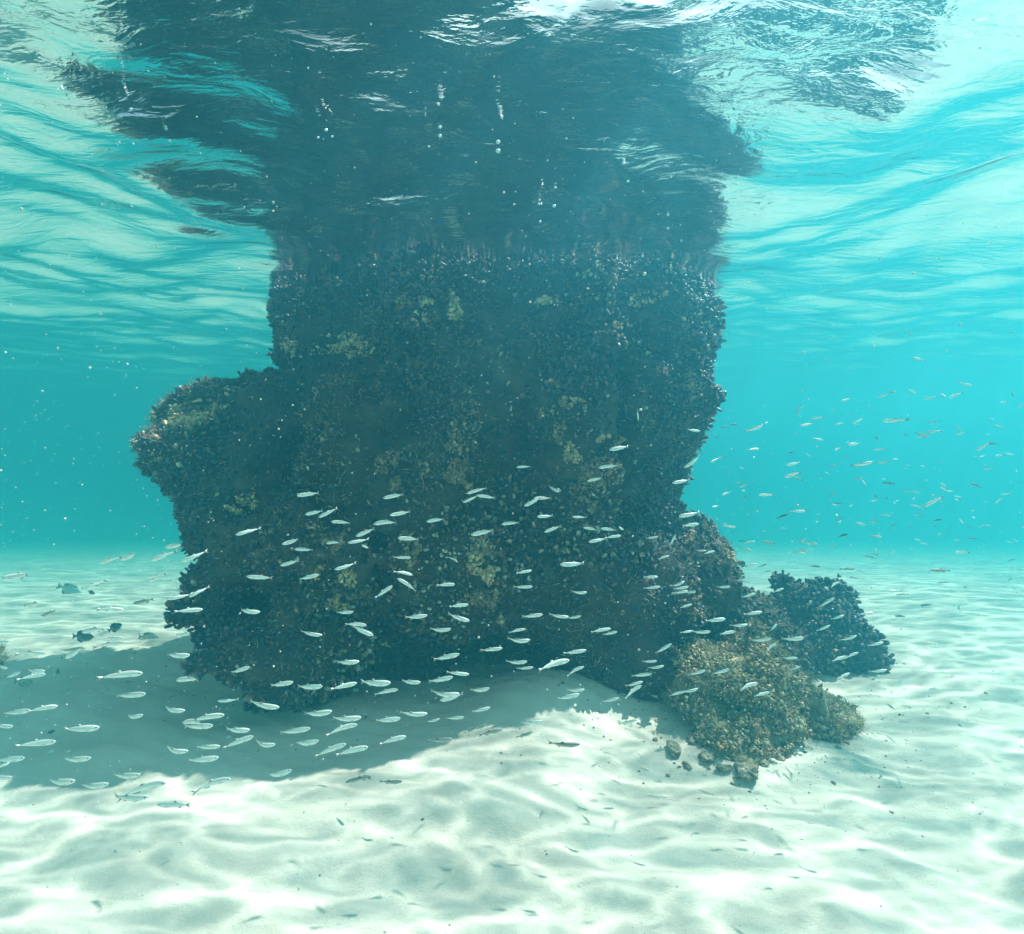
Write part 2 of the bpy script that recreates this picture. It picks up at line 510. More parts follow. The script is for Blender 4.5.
def tri(Q):
    return np.concatenate([Q[:, [0, 1, 2]], Q[:, [0, 2, 3]]])
def bvh_of(P, Q):
    return BVHTree.FromPolygons([tuple(p) for p in P], [tuple(int(i) for i in q) for q in Q])
B1, B2, B3, B4 = bvh_of(P1, Q1), bvh_of(P2, Q2), bvh_of(P3, Q3), bvh_of(P4, Q4)
BVHS = [B1, B2, B3, B4]
def first_hit(px, py, trees=BVHS):
    d = ray(px, py).normalized()
    best = None
    for b in trees:
        h = b.ray_cast(Vector((0, 0, CAMZ)), d)
        if h[0] is not None and (best is None or h[3] < best[3]): best = h
    return best

# ---- one shell: teardrop lens, point at the origin, growing along +Z
def shell_mesh():
    rings = [(0.0, 0.02), (0.2, 0.45), (0.45, 0.86), (0.70, 1.0), (0.90, 0.82), (0.985, 0.42), (1.0, 0.1)]
    ns = 8
    V, Fq = [], []
    for z, r in rings:
        for k in range(ns):
            a = 2 * math.pi * k / ns
            ca, sa = math.cos(a), math.sin(a)
            x = 0.26 * r * math.copysign(abs(ca) ** 0.9, ca)
            y = 0.15 * r * math.copysign(abs(sa) ** 1.3, sa)
            V.append((x + 0.05 * math.sin(z * 2.6), y, z))
    for i in range(len(rings) - 1):
        for k in range(ns):
            Fq.append((i * ns + k, i * ns + (k + 1) % ns, (i + 1) * ns + (k + 1) % ns, (i + 1) * ns + k))
    return np.array(V), np.array(Fq)
SHV, SHF = shell_mesh()

def scatter_points(P, Q, density, seed, weight=None):
    rg = np.random.default_rng(seed)
    T = tri(Q)
    a, b, c = P[T[:, 0]], P[T[:, 1]], P[T[:, 2]]
    n = np.cross(b - a, c - a)
    ar = np.linalg.norm(n, axis=1) / 2
    nn_ = n / np.maximum(2 * ar, 1e-9)[:, None]
    cen = (a + b + c) / 3
    wt = ar.copy()
    if weight is not None: wt = wt * weight(cen, nn_)
    cnt = rg.poisson(wt * density)
    ti = np.repeat(np.arange(len(T)), cnt)
    u, v = rg.random(len(ti)), rg.random(len(ti))
    fl = u + v > 1
    u[fl], v[fl] = 1 - u[fl], 1 - v[fl]
    p = a[ti] + (b - a)[ti] * u[:, None] + (c - a)[ti] * v[:, None]
    return p, nn_[ti], rg

def frames(nrm, rg, jitter, up=0.25):
    z = nrm + rg.normal(0, jitter, nrm.shape)
    z[:, 2] += up
    z /= np.linalg.norm(z, axis=1)[:, None]
    r = rg.normal(0, 1, nrm.shape)
    x = np.cross(r, z); x /= np.linalg.norm(x, axis=1)[:, None]
    y = np.cross(z, x)
    return x, y, z

def shell_colors(p, n, rg, pale):
    cnt = len(p)
    base = np.array([(0.012, 0.017, 0.042), (0.042, 0.024, 0.026), (0.085, 0.045, 0.028), (0.018, 0.024, 0.050)])[rg.integers(0, 4, cnt)]
    base = base * rg.uniform(0.6, 1.6, (cnt, 1))
    patch = fbm(p[:, 0] * 1.7, p[:, 1] * 1.7, p[:, 2] * 1.7, 3, 61)
    prob = pale * (0.15 + 6.0 * np.clip(patch - 0.1, 0, 1.0))
    isp = rg.random(cnt) < prob
    tan = np.array([(0.36, 0.24, 0.13), (0.50, 0.38, 0.25), (0.28, 0.14, 0.09), (0.62, 0.54, 0.44)])[rg.integers(0, 4, cnt)] * rg.uniform(0.5, 1.15, (cnt, 1))
    base[isp] = tan[isp]
    return base, isp

def shells(p, n, rg, size, pale):
    cnt = len(p)
    x, y, z = frames(n, rg, 0.62)
    big = 1 + 0.35 * fbm(p[:, 0] * 2.1, p[:, 1] * 2.1, p[:, 2] * 2.1, 2, 15)
    L = size * rg.uniform(0.45, 1.35, cnt) * big
    base, isp = shell_colors(p, n, rg, pale)
    root = p - z * (0.22 * L)[:, None]
    V = (SHV[None, :, 0:1] * x[:, None] + SHV[None, :, 1:2] * y[:, None] + SHV[None, :, 2:3] * z[:, None]) * L[:, None, None] + root[:, None]
    # a paler growing lip
    tipf = np.clip((SHV[:, 2] - 0.75) / 0.25, 0, 1)
    lip = rg.uniform(0, 0.14, (cnt, 1, 1))
    t0 = rg.uniform(0.0, 0.85, (cnt, 1))
    mk = np.clip((SHV[None, :, 2] - t0) / 0.15, 0, 1)[:, :, None]
    dark = np.array((0.030, 0.024, 0.034)) * rg.uniform(0.5, 1.8, (cnt, 1, 1))
    C = np.where(isp[:, None, None], dark * (1 - mk) + base[:, None] * mk, base[:, None] * (1 + 0.6 * tipf[None, :, None])) + lip * tipf[None, :, None] * np.array((1.0, 0.8, 0.55))
    return V, C

def shell_stuff(name, V, C, parent):
    n, k, _ = V.shape
    Fq = (SHF[None] + (np.arange(n) * k)[:, None, None]).reshape(-1, 4)
    o = obj(name, mesh_np(name, V.reshape(-1, 3), Fq, True, C.reshape(-1, 3)), M_mussel, parent)
    o['kind'] = 'stuff'
    return o

def shell_single(V, C, parent, name='mussel'):
    c = V.mean(0)
    o = obj(name, mesh_np(name, V - c, SHF, True, C), M_mussel, parent)
    o.location = Vector(c) - parent.location
    return o

def crust(P, Q, density, size, pale, seed, parent, n_single=100, weight=None, box=None):
    p, n, rg = scatter_points(P, Q, density, seed, weight)
    keep = (p[:, 2] > sand_h(p[:, 0], p[:, 1]) - 0.02)
    p, n = p[keep], n[keep]
    V, C = shells(p, n, rg, size, pale)
    # the ones that show largest: nearest the camera, facing it, in frame
    cen = V.mean(1)
    d = cen - np.array((0, 0, CAMZ))
    dist = np.linalg.norm(d, axis=1)
    facing = -(n * d / dist[:, None]).sum(1)
    pxx = 512 + F * d[:, 0] / d[:, 1]
    ext = np.linalg.norm(V.max(1) - V.min(1), axis=1)
    score = ext / dist * np.clip(facing, 0, 1) ** 0.3 * (facing > 0.1) * (pxx > 5) * (pxx < 1019) * (cen[:, 2] < SURF - 0.05)
    # spread the individuals over the face
    order = np.argsort(-score)[:n_single * 6]
    pick = []
    for i in order:
        if len(pick) >= n_single: break
        if all(np.linalg.norm(cen[i] - cen[j]) > 0.06 for j in pick[-40:]): pick.append(i)
    pick = np.array(pick)
    msk = np.ones(len(p), bool); msk[pick] = False
    # parts are stored relative to the parent
    off = np.array(parent.location)
    for i in pick: shell_single(V[i], C[i], parent)
    shell_stuff('mussel_crust', V[msk] - off, C[msk], parent)

def rock_thing(name, P, Q, mat, base, label, cat, part='rock_core'):
    root = bpy.data.objects.new(name, None)
    root.empty_display_size = 0.3
    col.objects.link(root)
    root.location = base
    tag(root, label, cat)
    obj(part, mesh_np(part, P - np.array(base), Q), mat, root)
    return root

pillar = rock_thing('rock_pillar', P1, Q1, M_rock, (-0.2, 4.7, 0), 'massive dark rock pillar crusted with mussels, rising from the sand through the water surface', 'rock')
knoll = rock_thing('rock_knoll', P2, Q2, M_rock, (2.6, 4.3, 0), 'rounded blue-green mussel-covered rock lump on the sand at the far right foot of the pillar', 'rock')
boulder = rock_thing('algae_boulder', P3, Q3, M_algrock, (1.5, 3.4, 0), 'low yellow-green algae-covered boulder on bright sand in front of the pillar foot', 'rock')
edge = rock_thing('edge_rock', P4, Q4, M_algrock, (-4.3, 4.0, 0), 'small greenish tufted rock cut off by the left edge of the picture', 'rock')

front_w = lambda c, n: np.clip(0.85 - 1.6 * fbm(c[:, 0] * 2.6, c[:, 1] * 2.6, c[:, 2] * 1.8, 3, 44) + 1.5 * (c[:, 2] > 2.75), 0.3, 1.6) * np.where(c[:, 2] > 3.48, 0.4, 1.0) * np.where((c[:, 1] > 5.2) & (n[:, 1] > 0.3), 0.35, 1.0) * (c[:, 2] > -0.1)
crust(P1, Q1, 900, 0.056, 0.085, 5, pillar, 100, front_w)
crust(P2, Q2, 750, 0.060, 0.06, 6, knoll, 100, lambda c, n: (c[:, 2] > -0.05) * 1.0)
crust(P3, Q3, 110, 0.045, 0.25, 7, boulder, 60, lambda c, n: (c[:, 2] > -0.05) * 1.0)

# ---- blobs for sponge / barnacle patches
def ico(sub=1):
    t = (1 + 5 ** 0.5) / 2
    V = [(-1, t, 0), (1, t, 0), (-1, -t, 0), (1, -t, 0), (0, -1, t), (0, 1, t), (0, -1, -t), (0, 1, -t), (t, 0, -1), (t, 0, 1), (-t, 0, -1), (-t, 0, 1)]
    Fc = [(0, 11, 5), (0, 5, 1), (0, 1, 7), (0, 7, 10), (0, 10, 11), (1, 5, 9), (5, 11, 4), (11, 10, 2), (10, 7, 6), (7, 1, 8), (3, 9, 4), (3, 4, 2), (3, 2, 6), (3, 6, 8), (3, 8, 9), (4, 9, 5), (2, 4, 11), (6, 2, 10), (8, 6, 7), (9, 8, 1)]
    V = [Vector(v).normalized() for v in V]
    for _ in range(sub):
        mid, nf = {}, []
        def m_(a, b):
            k = (min(a, b), max(a, b))
            if k not in mid:
                V.append(((V[a] + V[b]) / 2).normalized()); mid[k] = len(V) - 1
            return mid[k]
        for a, b, c in Fc:
            ab_, bc, ca = m_(a, b), m_(b, c), m_(c, a)
            nf += [(a, ab_, ca), (b, bc, ab_), (c, ca, bc), (ab_, bc, ca)]
        Fc = nf
    return np.array([tuple(v) for v in V]), np.array(Fc)
ICO0, ICOF0 = ico(0)
ICO1, ICOF1 = ico(1)

def blob_patch(name, px, py, rx, ry, cnt, palette, parent, tree, seed, size=(0.003, 0.011)):
    rg = np.random.default_rng(seed)
    Vs, Cs = [], []
    off = np.array(parent.location)
    tries = 0
    rx, ry = rx * 1.25, ry * 1.25
    while len(Vs) < cnt:
        a, r = rg.random() * 6.283, rg.random() ** 0.7
        # ragged outline
        rr = r * (0.7 + 0.5 * float(noise(np.array([math.cos(a) * 1.5 + seed]), np.array([math.sin(a) * 1.5]), np.array([0.0]), seed)[0]))
        qx, qy = px + math.cos(a) * rx * rr, py + math.sin(a) * ry * rr
        h = tree.ray_cast(Vector((0, 0, CAMZ)), ray(qx, qy).normalized())
        if h[0] is None:
            cnt -= 1; continue
        tries += 1
        hp = h[0]
        g_ = float(fbm(np.array([hp.x * 7.5]), np.array([hp.y * 7.5]), np.array([hp.z * 7.5]), 3, seed)[0])
        if g_ < 0.0 and tries < cnt * 6: continue
        s = rg.uniform(*size) * (0.6 + 0.8 * rg.random())
        p = np.array(h[0]) + np.array(h[1]) * rg.uniform(0.0, 0.045) 
        sc = rg.uniform(0.6, 1.3, 3) * s
        v = ICO1 * (1 + 0.6 * rg.normal(0, 0.5, (len(ICO1), 1))) * sc + p - off
        Vs.append(v)
        c = palette[rg.integers(0, len(palette))] * rg.uniform(0.65, 1.2)
        Cs.append(np.tile(c, (len(v), 1)))
    if not Vs: return None
    n, k = len(Vs), len(ICO1)
    Fq = (ICOF1[None] + (np.arange(n) * k)[:, None, None]).reshape(-1, 3)
    return obj(name, mesh_np(name, np.concatenate(Vs), Fq, True, np.concatenate(Cs)), M_sponge, parent)

TAN = np.array([(0.80, 0.54, 0.30), (0.88, 0.69, 0.47), (0.60, 0.36, 0.19)])  # tan growth, brightened so the colour also carries warm sunlight on the ledges
DULL = np.array([(0.42, 0.26, 0.16), (0.26, 0.15, 0.10), (0.56, 0.38, 0.25)])
YEL = np.array([(0.80, 0.50, 0.20), (0.85, 0.62, 0.32)])
patches = [
    (178, 418, 46, 17, 260, TAN), (440, 305, 24, 16, 120, TAN), (238, 508, 18, 10, 60, YEL), (245, 500, 10, 6, 20, TAN),
    (335, 590, 20, 24, 90, YEL), (492, 566, 22, 26, 150, TAN), (490, 545, 16, 12, 60, DULL), (560, 410, 22, 30, 110, DULL),
    (585, 470, 30, 34, 150, DULL), (575, 455, 12, 14, 40, TAN), (612, 440, 16, 7, 50, TAN), (455, 460, 28, 60, 190, DULL), (395, 470, 20, 22, 80, DULL),
    (480, 600, 24, 16, 70, DULL), (690, 385, 8, 26, 60, DULL), (330, 540, 18, 14, 40, DULL), (500, 618, 8, 10, 20, TAN),
    (690, 535, 16, 16, 50, DULL), (728, 560, 12, 14, 50, TAN), (700, 610, 12, 12, 40, DULL), (400, 300, 14, 8, 24, DULL), (540, 300, 30, 8, 34, TAN), (640, 300, 22, 8, 26, TAN), (620, 330, 20, 8, 16, DULL),
    (345, 345, 34, 10, 70, TAN), (290, 345, 8, 10, 26, TAN), (410, 560, 18, 26, 60, DULL), (370, 590, 20, 16, 40, DULL)]
for k, (px, py, rx, ry, c, pal) in enumerate(patches):
    blob_patch('encrusting_sponge', px, py, rx, ry, int(c * 5), np.concatenate([pal, pal, pal, DULL[:1]]), pillar, B1, 100 + k)
for k, (px, py, rx, ry, c, pal) in enumerate([(820, 640, 20, 12, 40, DULL), (835, 660, 14, 12, 40, TAN), (800, 600, 20, 12, 30, DULL), (850, 690, 16, 10, 20, DULL)]):
    blob_patch('encrusting_sponge', px, py, rx, ry, c, pal, knoll, B2, 200 + k)['kind'] = 'stuff'
OLV = np.array([(0.46, 0.36, 0.20), (0.58, 0.47, 0.32), (0.30, 0.23, 0.14)])
for k, (px, py, rx, ry, c, pal) in enumerate([(700, 660, 34, 16, 220, OLV), (745, 650, 30, 14, 160, TAN), (770, 670, 30, 16, 120, TAN), (735, 690, 40, 16, 220, OLV), (690, 700, 28, 16, 120, DULL),
                                              (790, 710, 34, 20, 150, DULL), (740, 725, 50, 14, 160, OLV), (725, 745, 40, 10, 140, TAN), (820, 735, 30, 14, 160, DULL), (800, 715, 34, 20, 160, OLV), (760, 745, 36, 12, 160, DULL), (700, 735, 24, 12, 120, TAN), (770, 690, 30, 20, 160, OLV)]):
    blob_patch('encrusting_algae', px, py, rx, ry, int(c * 2.0), np.concatenate([pal, OLV, DULL]), boulder, B3, 300 + k, (0.003, 0.010))['kind'] = 'stuff'

# ---- wispy algae threads growing between the shells
def threads(P, Q, density, seed, parent, length, palette, weight=None, name='algae_turf'):
    p, n, rg = scatter_points(P, Q, density, seed, weight)
    keep = p[:, 2] > sand_h(p[:, 0], p[:, 1])
    p, n = p[keep], n[keep]
    m_ = len(p)
    x, y, z = frames(n, rg, 1.1, 0.0)
    L = length * rg.uniform(0.4, 1.3, m_)
    bend = rg.normal(0, 0.55, (m_, 1))
    wd = 0.0026 * rg.uniform(0.7, 1.8, m_)
    V = []
    for t in (0.0, 0.35, 0.7, 1.0):
        cpt = p + z * (L * t + 0.01)[:, None] + x * (bend * (L * t * t)[:, None])
        ww = (wd * (1 - 0.75 * t))[:, None]
        V += [cpt + y * ww, cpt - y * ww * 0.5 + x * ww, cpt - y * ww * 0.5 - x * ww]
    V = np.stack(V, 1) - np.array(parent.location)
    f = []
    for i in range(3):
        for k in range(3):
            f.append((i * 3 + k, i * 3 + (k + 1) % 3, (i + 1) * 3 + (k + 1) % 3, (i + 1) * 3 + k))
    f = (np.array(f)[None] + (np.arange(m_) * 12)[:, None, None]).reshape(-1, 4)
    C = np.repeat(palette[rg.integers(0, len(palette), m_)] * rg.uniform(0.6, 1.3, (m_, 1)), 12, axis=0)
    o = obj(name, mesh_np(name, V.reshape(-1, 3), f, True, C), M_algae, parent)
    o['kind'] = 'stuff'
    return o
BRN = np.array([(0.28, 0.16, 0.10), (0.42, 0.27, 0.17), (0.58, 0.45, 0.32), (0.20, 0.10, 0.08)])
threads(P1, Q1, 600, 31, pillar, 0.048, BRN, lambda c, n: np.clip(fbm(c[:, 0] * 2.2, c[:, 1] * 1.4, c[:, 2] * 1.0, 3, 81) * 3 + 0.4, 0.05, 3) * (c[:, 1] < 4.9) * (c[:, 2] < 2.9))
threads(P3, Q3, 4500, 32, boulder, 0.035, OLV, lambda c, n: np.clip(fbm(c[:, 0] * 4, c[:, 1] * 4, c[:, 2] * 4, 3, 82) * 2 + 0.7, 0.1, 2) * (c[:, 2] > -0.05))
threads(P4, Q4, 2200, 33, edge, 0.04, OLV * 0.7, lambda c, n: (c[:, 2] > -0.05) * 1.0)

# ------------------------------------------------------------------ loose rubble on the sand
ordinal = ['first', 'second', 'third', 'fourth', 'fifth', 'sixth', 'seventh', 'eighth', 'ninth', 'tenth', 'eleventh', 'twelfth', 'thirteenth', 'fourteenth', 'fifteenth', 'sixteenth', 'seventeenth', 'eighteenth', 'nineteenth', 'twentieth']
stones = [(674, 750, 0.045), (692, 741, 0.03), (687, 766, 0.024), (707, 757, 0.035), (724, 768, 0.03), (745, 772, 0.05), (763, 764, 0.026), (655, 740, 0.018), (779, 758, 0.03), (838, 748, 0.02), (733, 784, 0.014), (668, 775, 0.012)]
stones.sort()
for k, (px, py, s) in enumerate(stones):
    d = ray(px, py)
    D = CAMZ / -(d.z / d.y)
    for _ in range(3):
        q = at(px, py, D); hh = float(sand_h(q.x, q.y)); D = (CAMZ - hh) / -(d.z / d.y)
    q = at(px, py, D)
    rg = np.random.default_rng(900 + k)
    V, Fc = ico(3)
    sc = rg.uniform(0.75, 1.3, 3) * s; sc[2] *= 0.6
    dsp = 1 + 0.38 * fbm(V[:, 0] * 1.8 + k, V[:, 1] * 1.8, V[:, 2] * 1.8, 5, 700 + k)
    V = V * dsp[:, None] * sc
    o = obj('rubble_stone', mesh_np('rubble_stone', V, Fc), M_rubble, None, (q.x, q.y, hh + sc[2] * 0.12))
    tag(o, 'rough mottled stone on the sand below the algae boulder, %s from the left' % ordinal[k], 'stone', 'stones lying below the algae boulder')

# ---- broken shell and grit on the sand, thick round the feet of the rocks
rg = np.random.default_rng(61)
cx = np.concatenate([rg.normal(-0.3, 1.7, 2600), rg.normal(1.5, 0.5, 1200), rg.uniform(-4, 4, 1500)])
cy = np.concatenate([rg.normal(3.95, 0.42, 2600), rg.normal(3.25, 0.33, 1200), rg.uniform(1.8, 7, 1500)])
cz = sand_h(cx, cy)
sz = rg.lognormal(math.log(0.0045), 0.5, len(cx)); sz = np.minimum(sz, 0.016)
sz[-1500:] *= 0.55
sc3 = rg.uniform(0.5, 1.3, (len(cx), 1, 3)) * sz[:, None, None]; sc3[:, :, 2] *= 0.5
jit = 1 + 0.3 * rg.normal(0, 0.6, (len(cx), 12, 1))
V = ICO0[None] * sc3 * jit + np.stack([cx, cy, cz + sz * 0.1], -1)[:, None]
Fq = (ICOF0[None] + (np.arange(len(cx)) * 12)[:, None, None]).reshape(-1, 3)
pal = np.array([(0.16, 0.13, 0.11), (0.30, 0.22, 0.15), (0.6, 0.52, 0.44), (0.75, 0.70, 0.64), (0.12, 0.09, 0.07)])
C = np.repeat(pal[rg.integers(0, 5, len(cx))], 12, axis=0)
tag(obj('shell_grit', mesh_np('shell_grit', V.reshape(-1, 3), Fq, False, C), M_sponge), 'broken shell and dark grit strewn on the sand round the rocks', 'debris', None, 'stuff')

# ------------------------------------------------------------------ fish
def fish_mesh(name, deep=0.175, wide=0.11, bend=0.0, back=(0.48, 0.54, 0.52), side=(0.86, 0.90, 0.88), belly=(0.93, 0.94, 0.92), tall=False):
    """unit-length fish, snout at +0.5, tail tip at -0.5; body, fins in one skin"""
    if tall:
        st = [(0.50, 0.03), (0.45, 0.28), (0.36, 0.62), (0.22, 0.93), (0.06, 1.0), (-0.10, 0.86), (-0.22, 0.55), (-0.30, 0.26), (-0.35, 0.20)]
    else:
        st = [(0.50, 0.06), (0.475, 0.36), (0.43, 0.62), (0.36, 0.86), (0.25, 1.0), (0.10, 0.99), (-0.06, 0.84), (-0.20, 0.60), (-0.29, 0.38), (-0.355, 0.24)]
    ns = 12
    V, Fq, Ft, C = [], [], [], []
    for x, r in st:
        for k in range(ns):
            a = 2 * math.pi * k / ns
            wr_ = r if not x < 0 else r * (0.9 if x > -0.2 else 0.7)
            zz = math.sin(a) * deep / 2 * r
            V.append((x, math.cos(a) * wide / 2 * wr_, zz + 0.008 * (1 - r)))
            s = math.sin(a)
            c = np.array(side)
            if s > 0.35: c = np.array(back) * min(1, (s - 0.35) / 0.4) + c * (1 - min(1, (s - 0.35) / 0.4))
            elif s < -0.3: c = np.array(belly)
            C.append(c)
    for i in range(len(st) - 1):
        for k in range(ns):
            Fq.append((i * ns + k, (i + 1) * ns + k, (i + 1) * ns + (k + 1) % ns, i * ns + (k + 1) % ns))
    b0 = len(V); V.append((0.505, 0, 0.0)); C.append(np.array(back) * 0.8)
    for k in range(ns): Ft.append((b0, k, (k + 1) % ns))
    last = (len(st) - 1) * ns
    b1 = len(V); V.append((st[-1][0] - 0.01, 0, 0)); C.append(np.array(side))
    for k in range(ns): Ft.append((b1, last + (k + 1) % ns, last + k))
    finc = np.array(side) * 0.35 + np.array(back) * 0.2
    def fin(pts, th=0.006):
        """closed thin fin from an outline in the x-z plane (pts: x, z, y offset)"""
        n0, m_ = len(V), len(pts)
        cx = sum(p[0] for p in pts) / m_; cz = sum(p[1] for p in pts) / m_; cy = sum(p[2] for p in pts) / m_
        for p in pts: V.append((p[0], p[2], p[1])); C.append(finc)
        V.append((cx, cy + th, cz)); V.append((cx, cy - th, cz)); C.append(finc); C.append(finc)
        for k in range(m_):
            Ft.append((n0 + k, n0 + (k + 1) % m_, n0 + m_)); Ft.append((n0 + (k + 1) % m_, n0 + k, n0 + m_ + 1))
    hd = deep / 2
    xr = st[-1][0]
    if tall:
        fin([(xr + 0.03, 0.035, 0), (-0.5, 0.16, 0), (-0.46, 0.03, 0), (-0.46, -0.03, 0), (-0.5, -0.16, 0), (xr + 0.03, -0.035, 0)], 0.008)
        fin([(0.22, hd * 0.88, 0), (0.12, hd * 1.28, 0), (-0.1, hd * 1.25, 0), (-0.27, hd * 0.85, 0), (-0.28, hd * 0.35, 0), (-0.05, hd * 0.7, 0)], 0.01)
        fin([(0.02, -hd * 0.9, 0), (-0.08, -hd * 1.3, 0), (-0.26, -hd * 0.9, 0), (-0.28, -hd * 0.35, 0), (-0.1, -hd * 0.6, 0)], 0.01)
        fin([(0.18, -0.02, wide * 0.47), (0.05, 0.03, wide * 0.85), (0.02, -0.05, wide * 0.85), (0.15, -0.06, wide * 0.45)], 0.004)
        fin([(0.18, -0.02, -wide * 0.47), (0.05, 0.03, -wide * 0.85), (0.02, -0.05, -wide * 0.85), (0.15, -0.06, -wide * 0.45)], 0.004)
    else:
        fin([(xr + 0.02, 0.014, 0), (-0.43, 0.05, 0), (-0.5, 0.085, 0), (-0.455, 0.012, 0), (-0.445, 0, 0), (-0.455, -0.012, 0), (-0.5, -0.085, 0), (-0.43, -0.05, 0), (xr + 0.02, -0.014, 0)])
        fin([(0.02, hd * 0.86, 0), (-0.03, hd * 1.45, 0), (-0.09, hd * 1.12, 0), (-0.13, hd * 0.66, 0)])
        fin([(-0.10, -hd * 0.68, 0), (-0.14, -hd * 1.2, 0), (-0.24, -hd * 0.72, 0), (-0.26, -hd * 0.4, 0)])
        for sgn in (1, -1):
            fin([(0.27, -0.025, sgn * wide * 0.46), (0.16, -0.045, sgn * wide * 0.72), (0.14, -0.065, sgn * wide * 0.66), (0.25, -0.045, sgn * wide * 0.42)], 0.002)
    V = np.array(V, float)
    if bend: V[:, 1] += bend * (0.30 - V[:, 0]) ** 2 * np.sign(0.30 - V[:, 0]) * (V[:, 0] < 0.30)
    me = mesh_np(name, V, [np.array(Fq), np.array(Ft)], True, np.array(C))
    return me

me_eye = mesh_np('eye', ICO1, ICOF1)
me_eye.materials.append(M_eye)
fish_meshes = []
for k, bnd in enumerate((0.08, 0.36, -0.36, 0.75, -0.7)):
    me = fish_mesh('bait_fish', bend=bnd); me.materials.append(M_fish); fish_meshes.append(me)
backlit_meshes = []  # darker copies: the shade on backlit fish is put into their colour
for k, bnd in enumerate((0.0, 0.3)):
    me = fish_mesh('bait_fish', bend=bnd, back=(0.16, 0.19, 0.18), side=(0.42, 0.47, 0.44), belly=(0.6, 0.62, 0.58)); me.materials.append(M_fish); backlit_meshes.append(me)

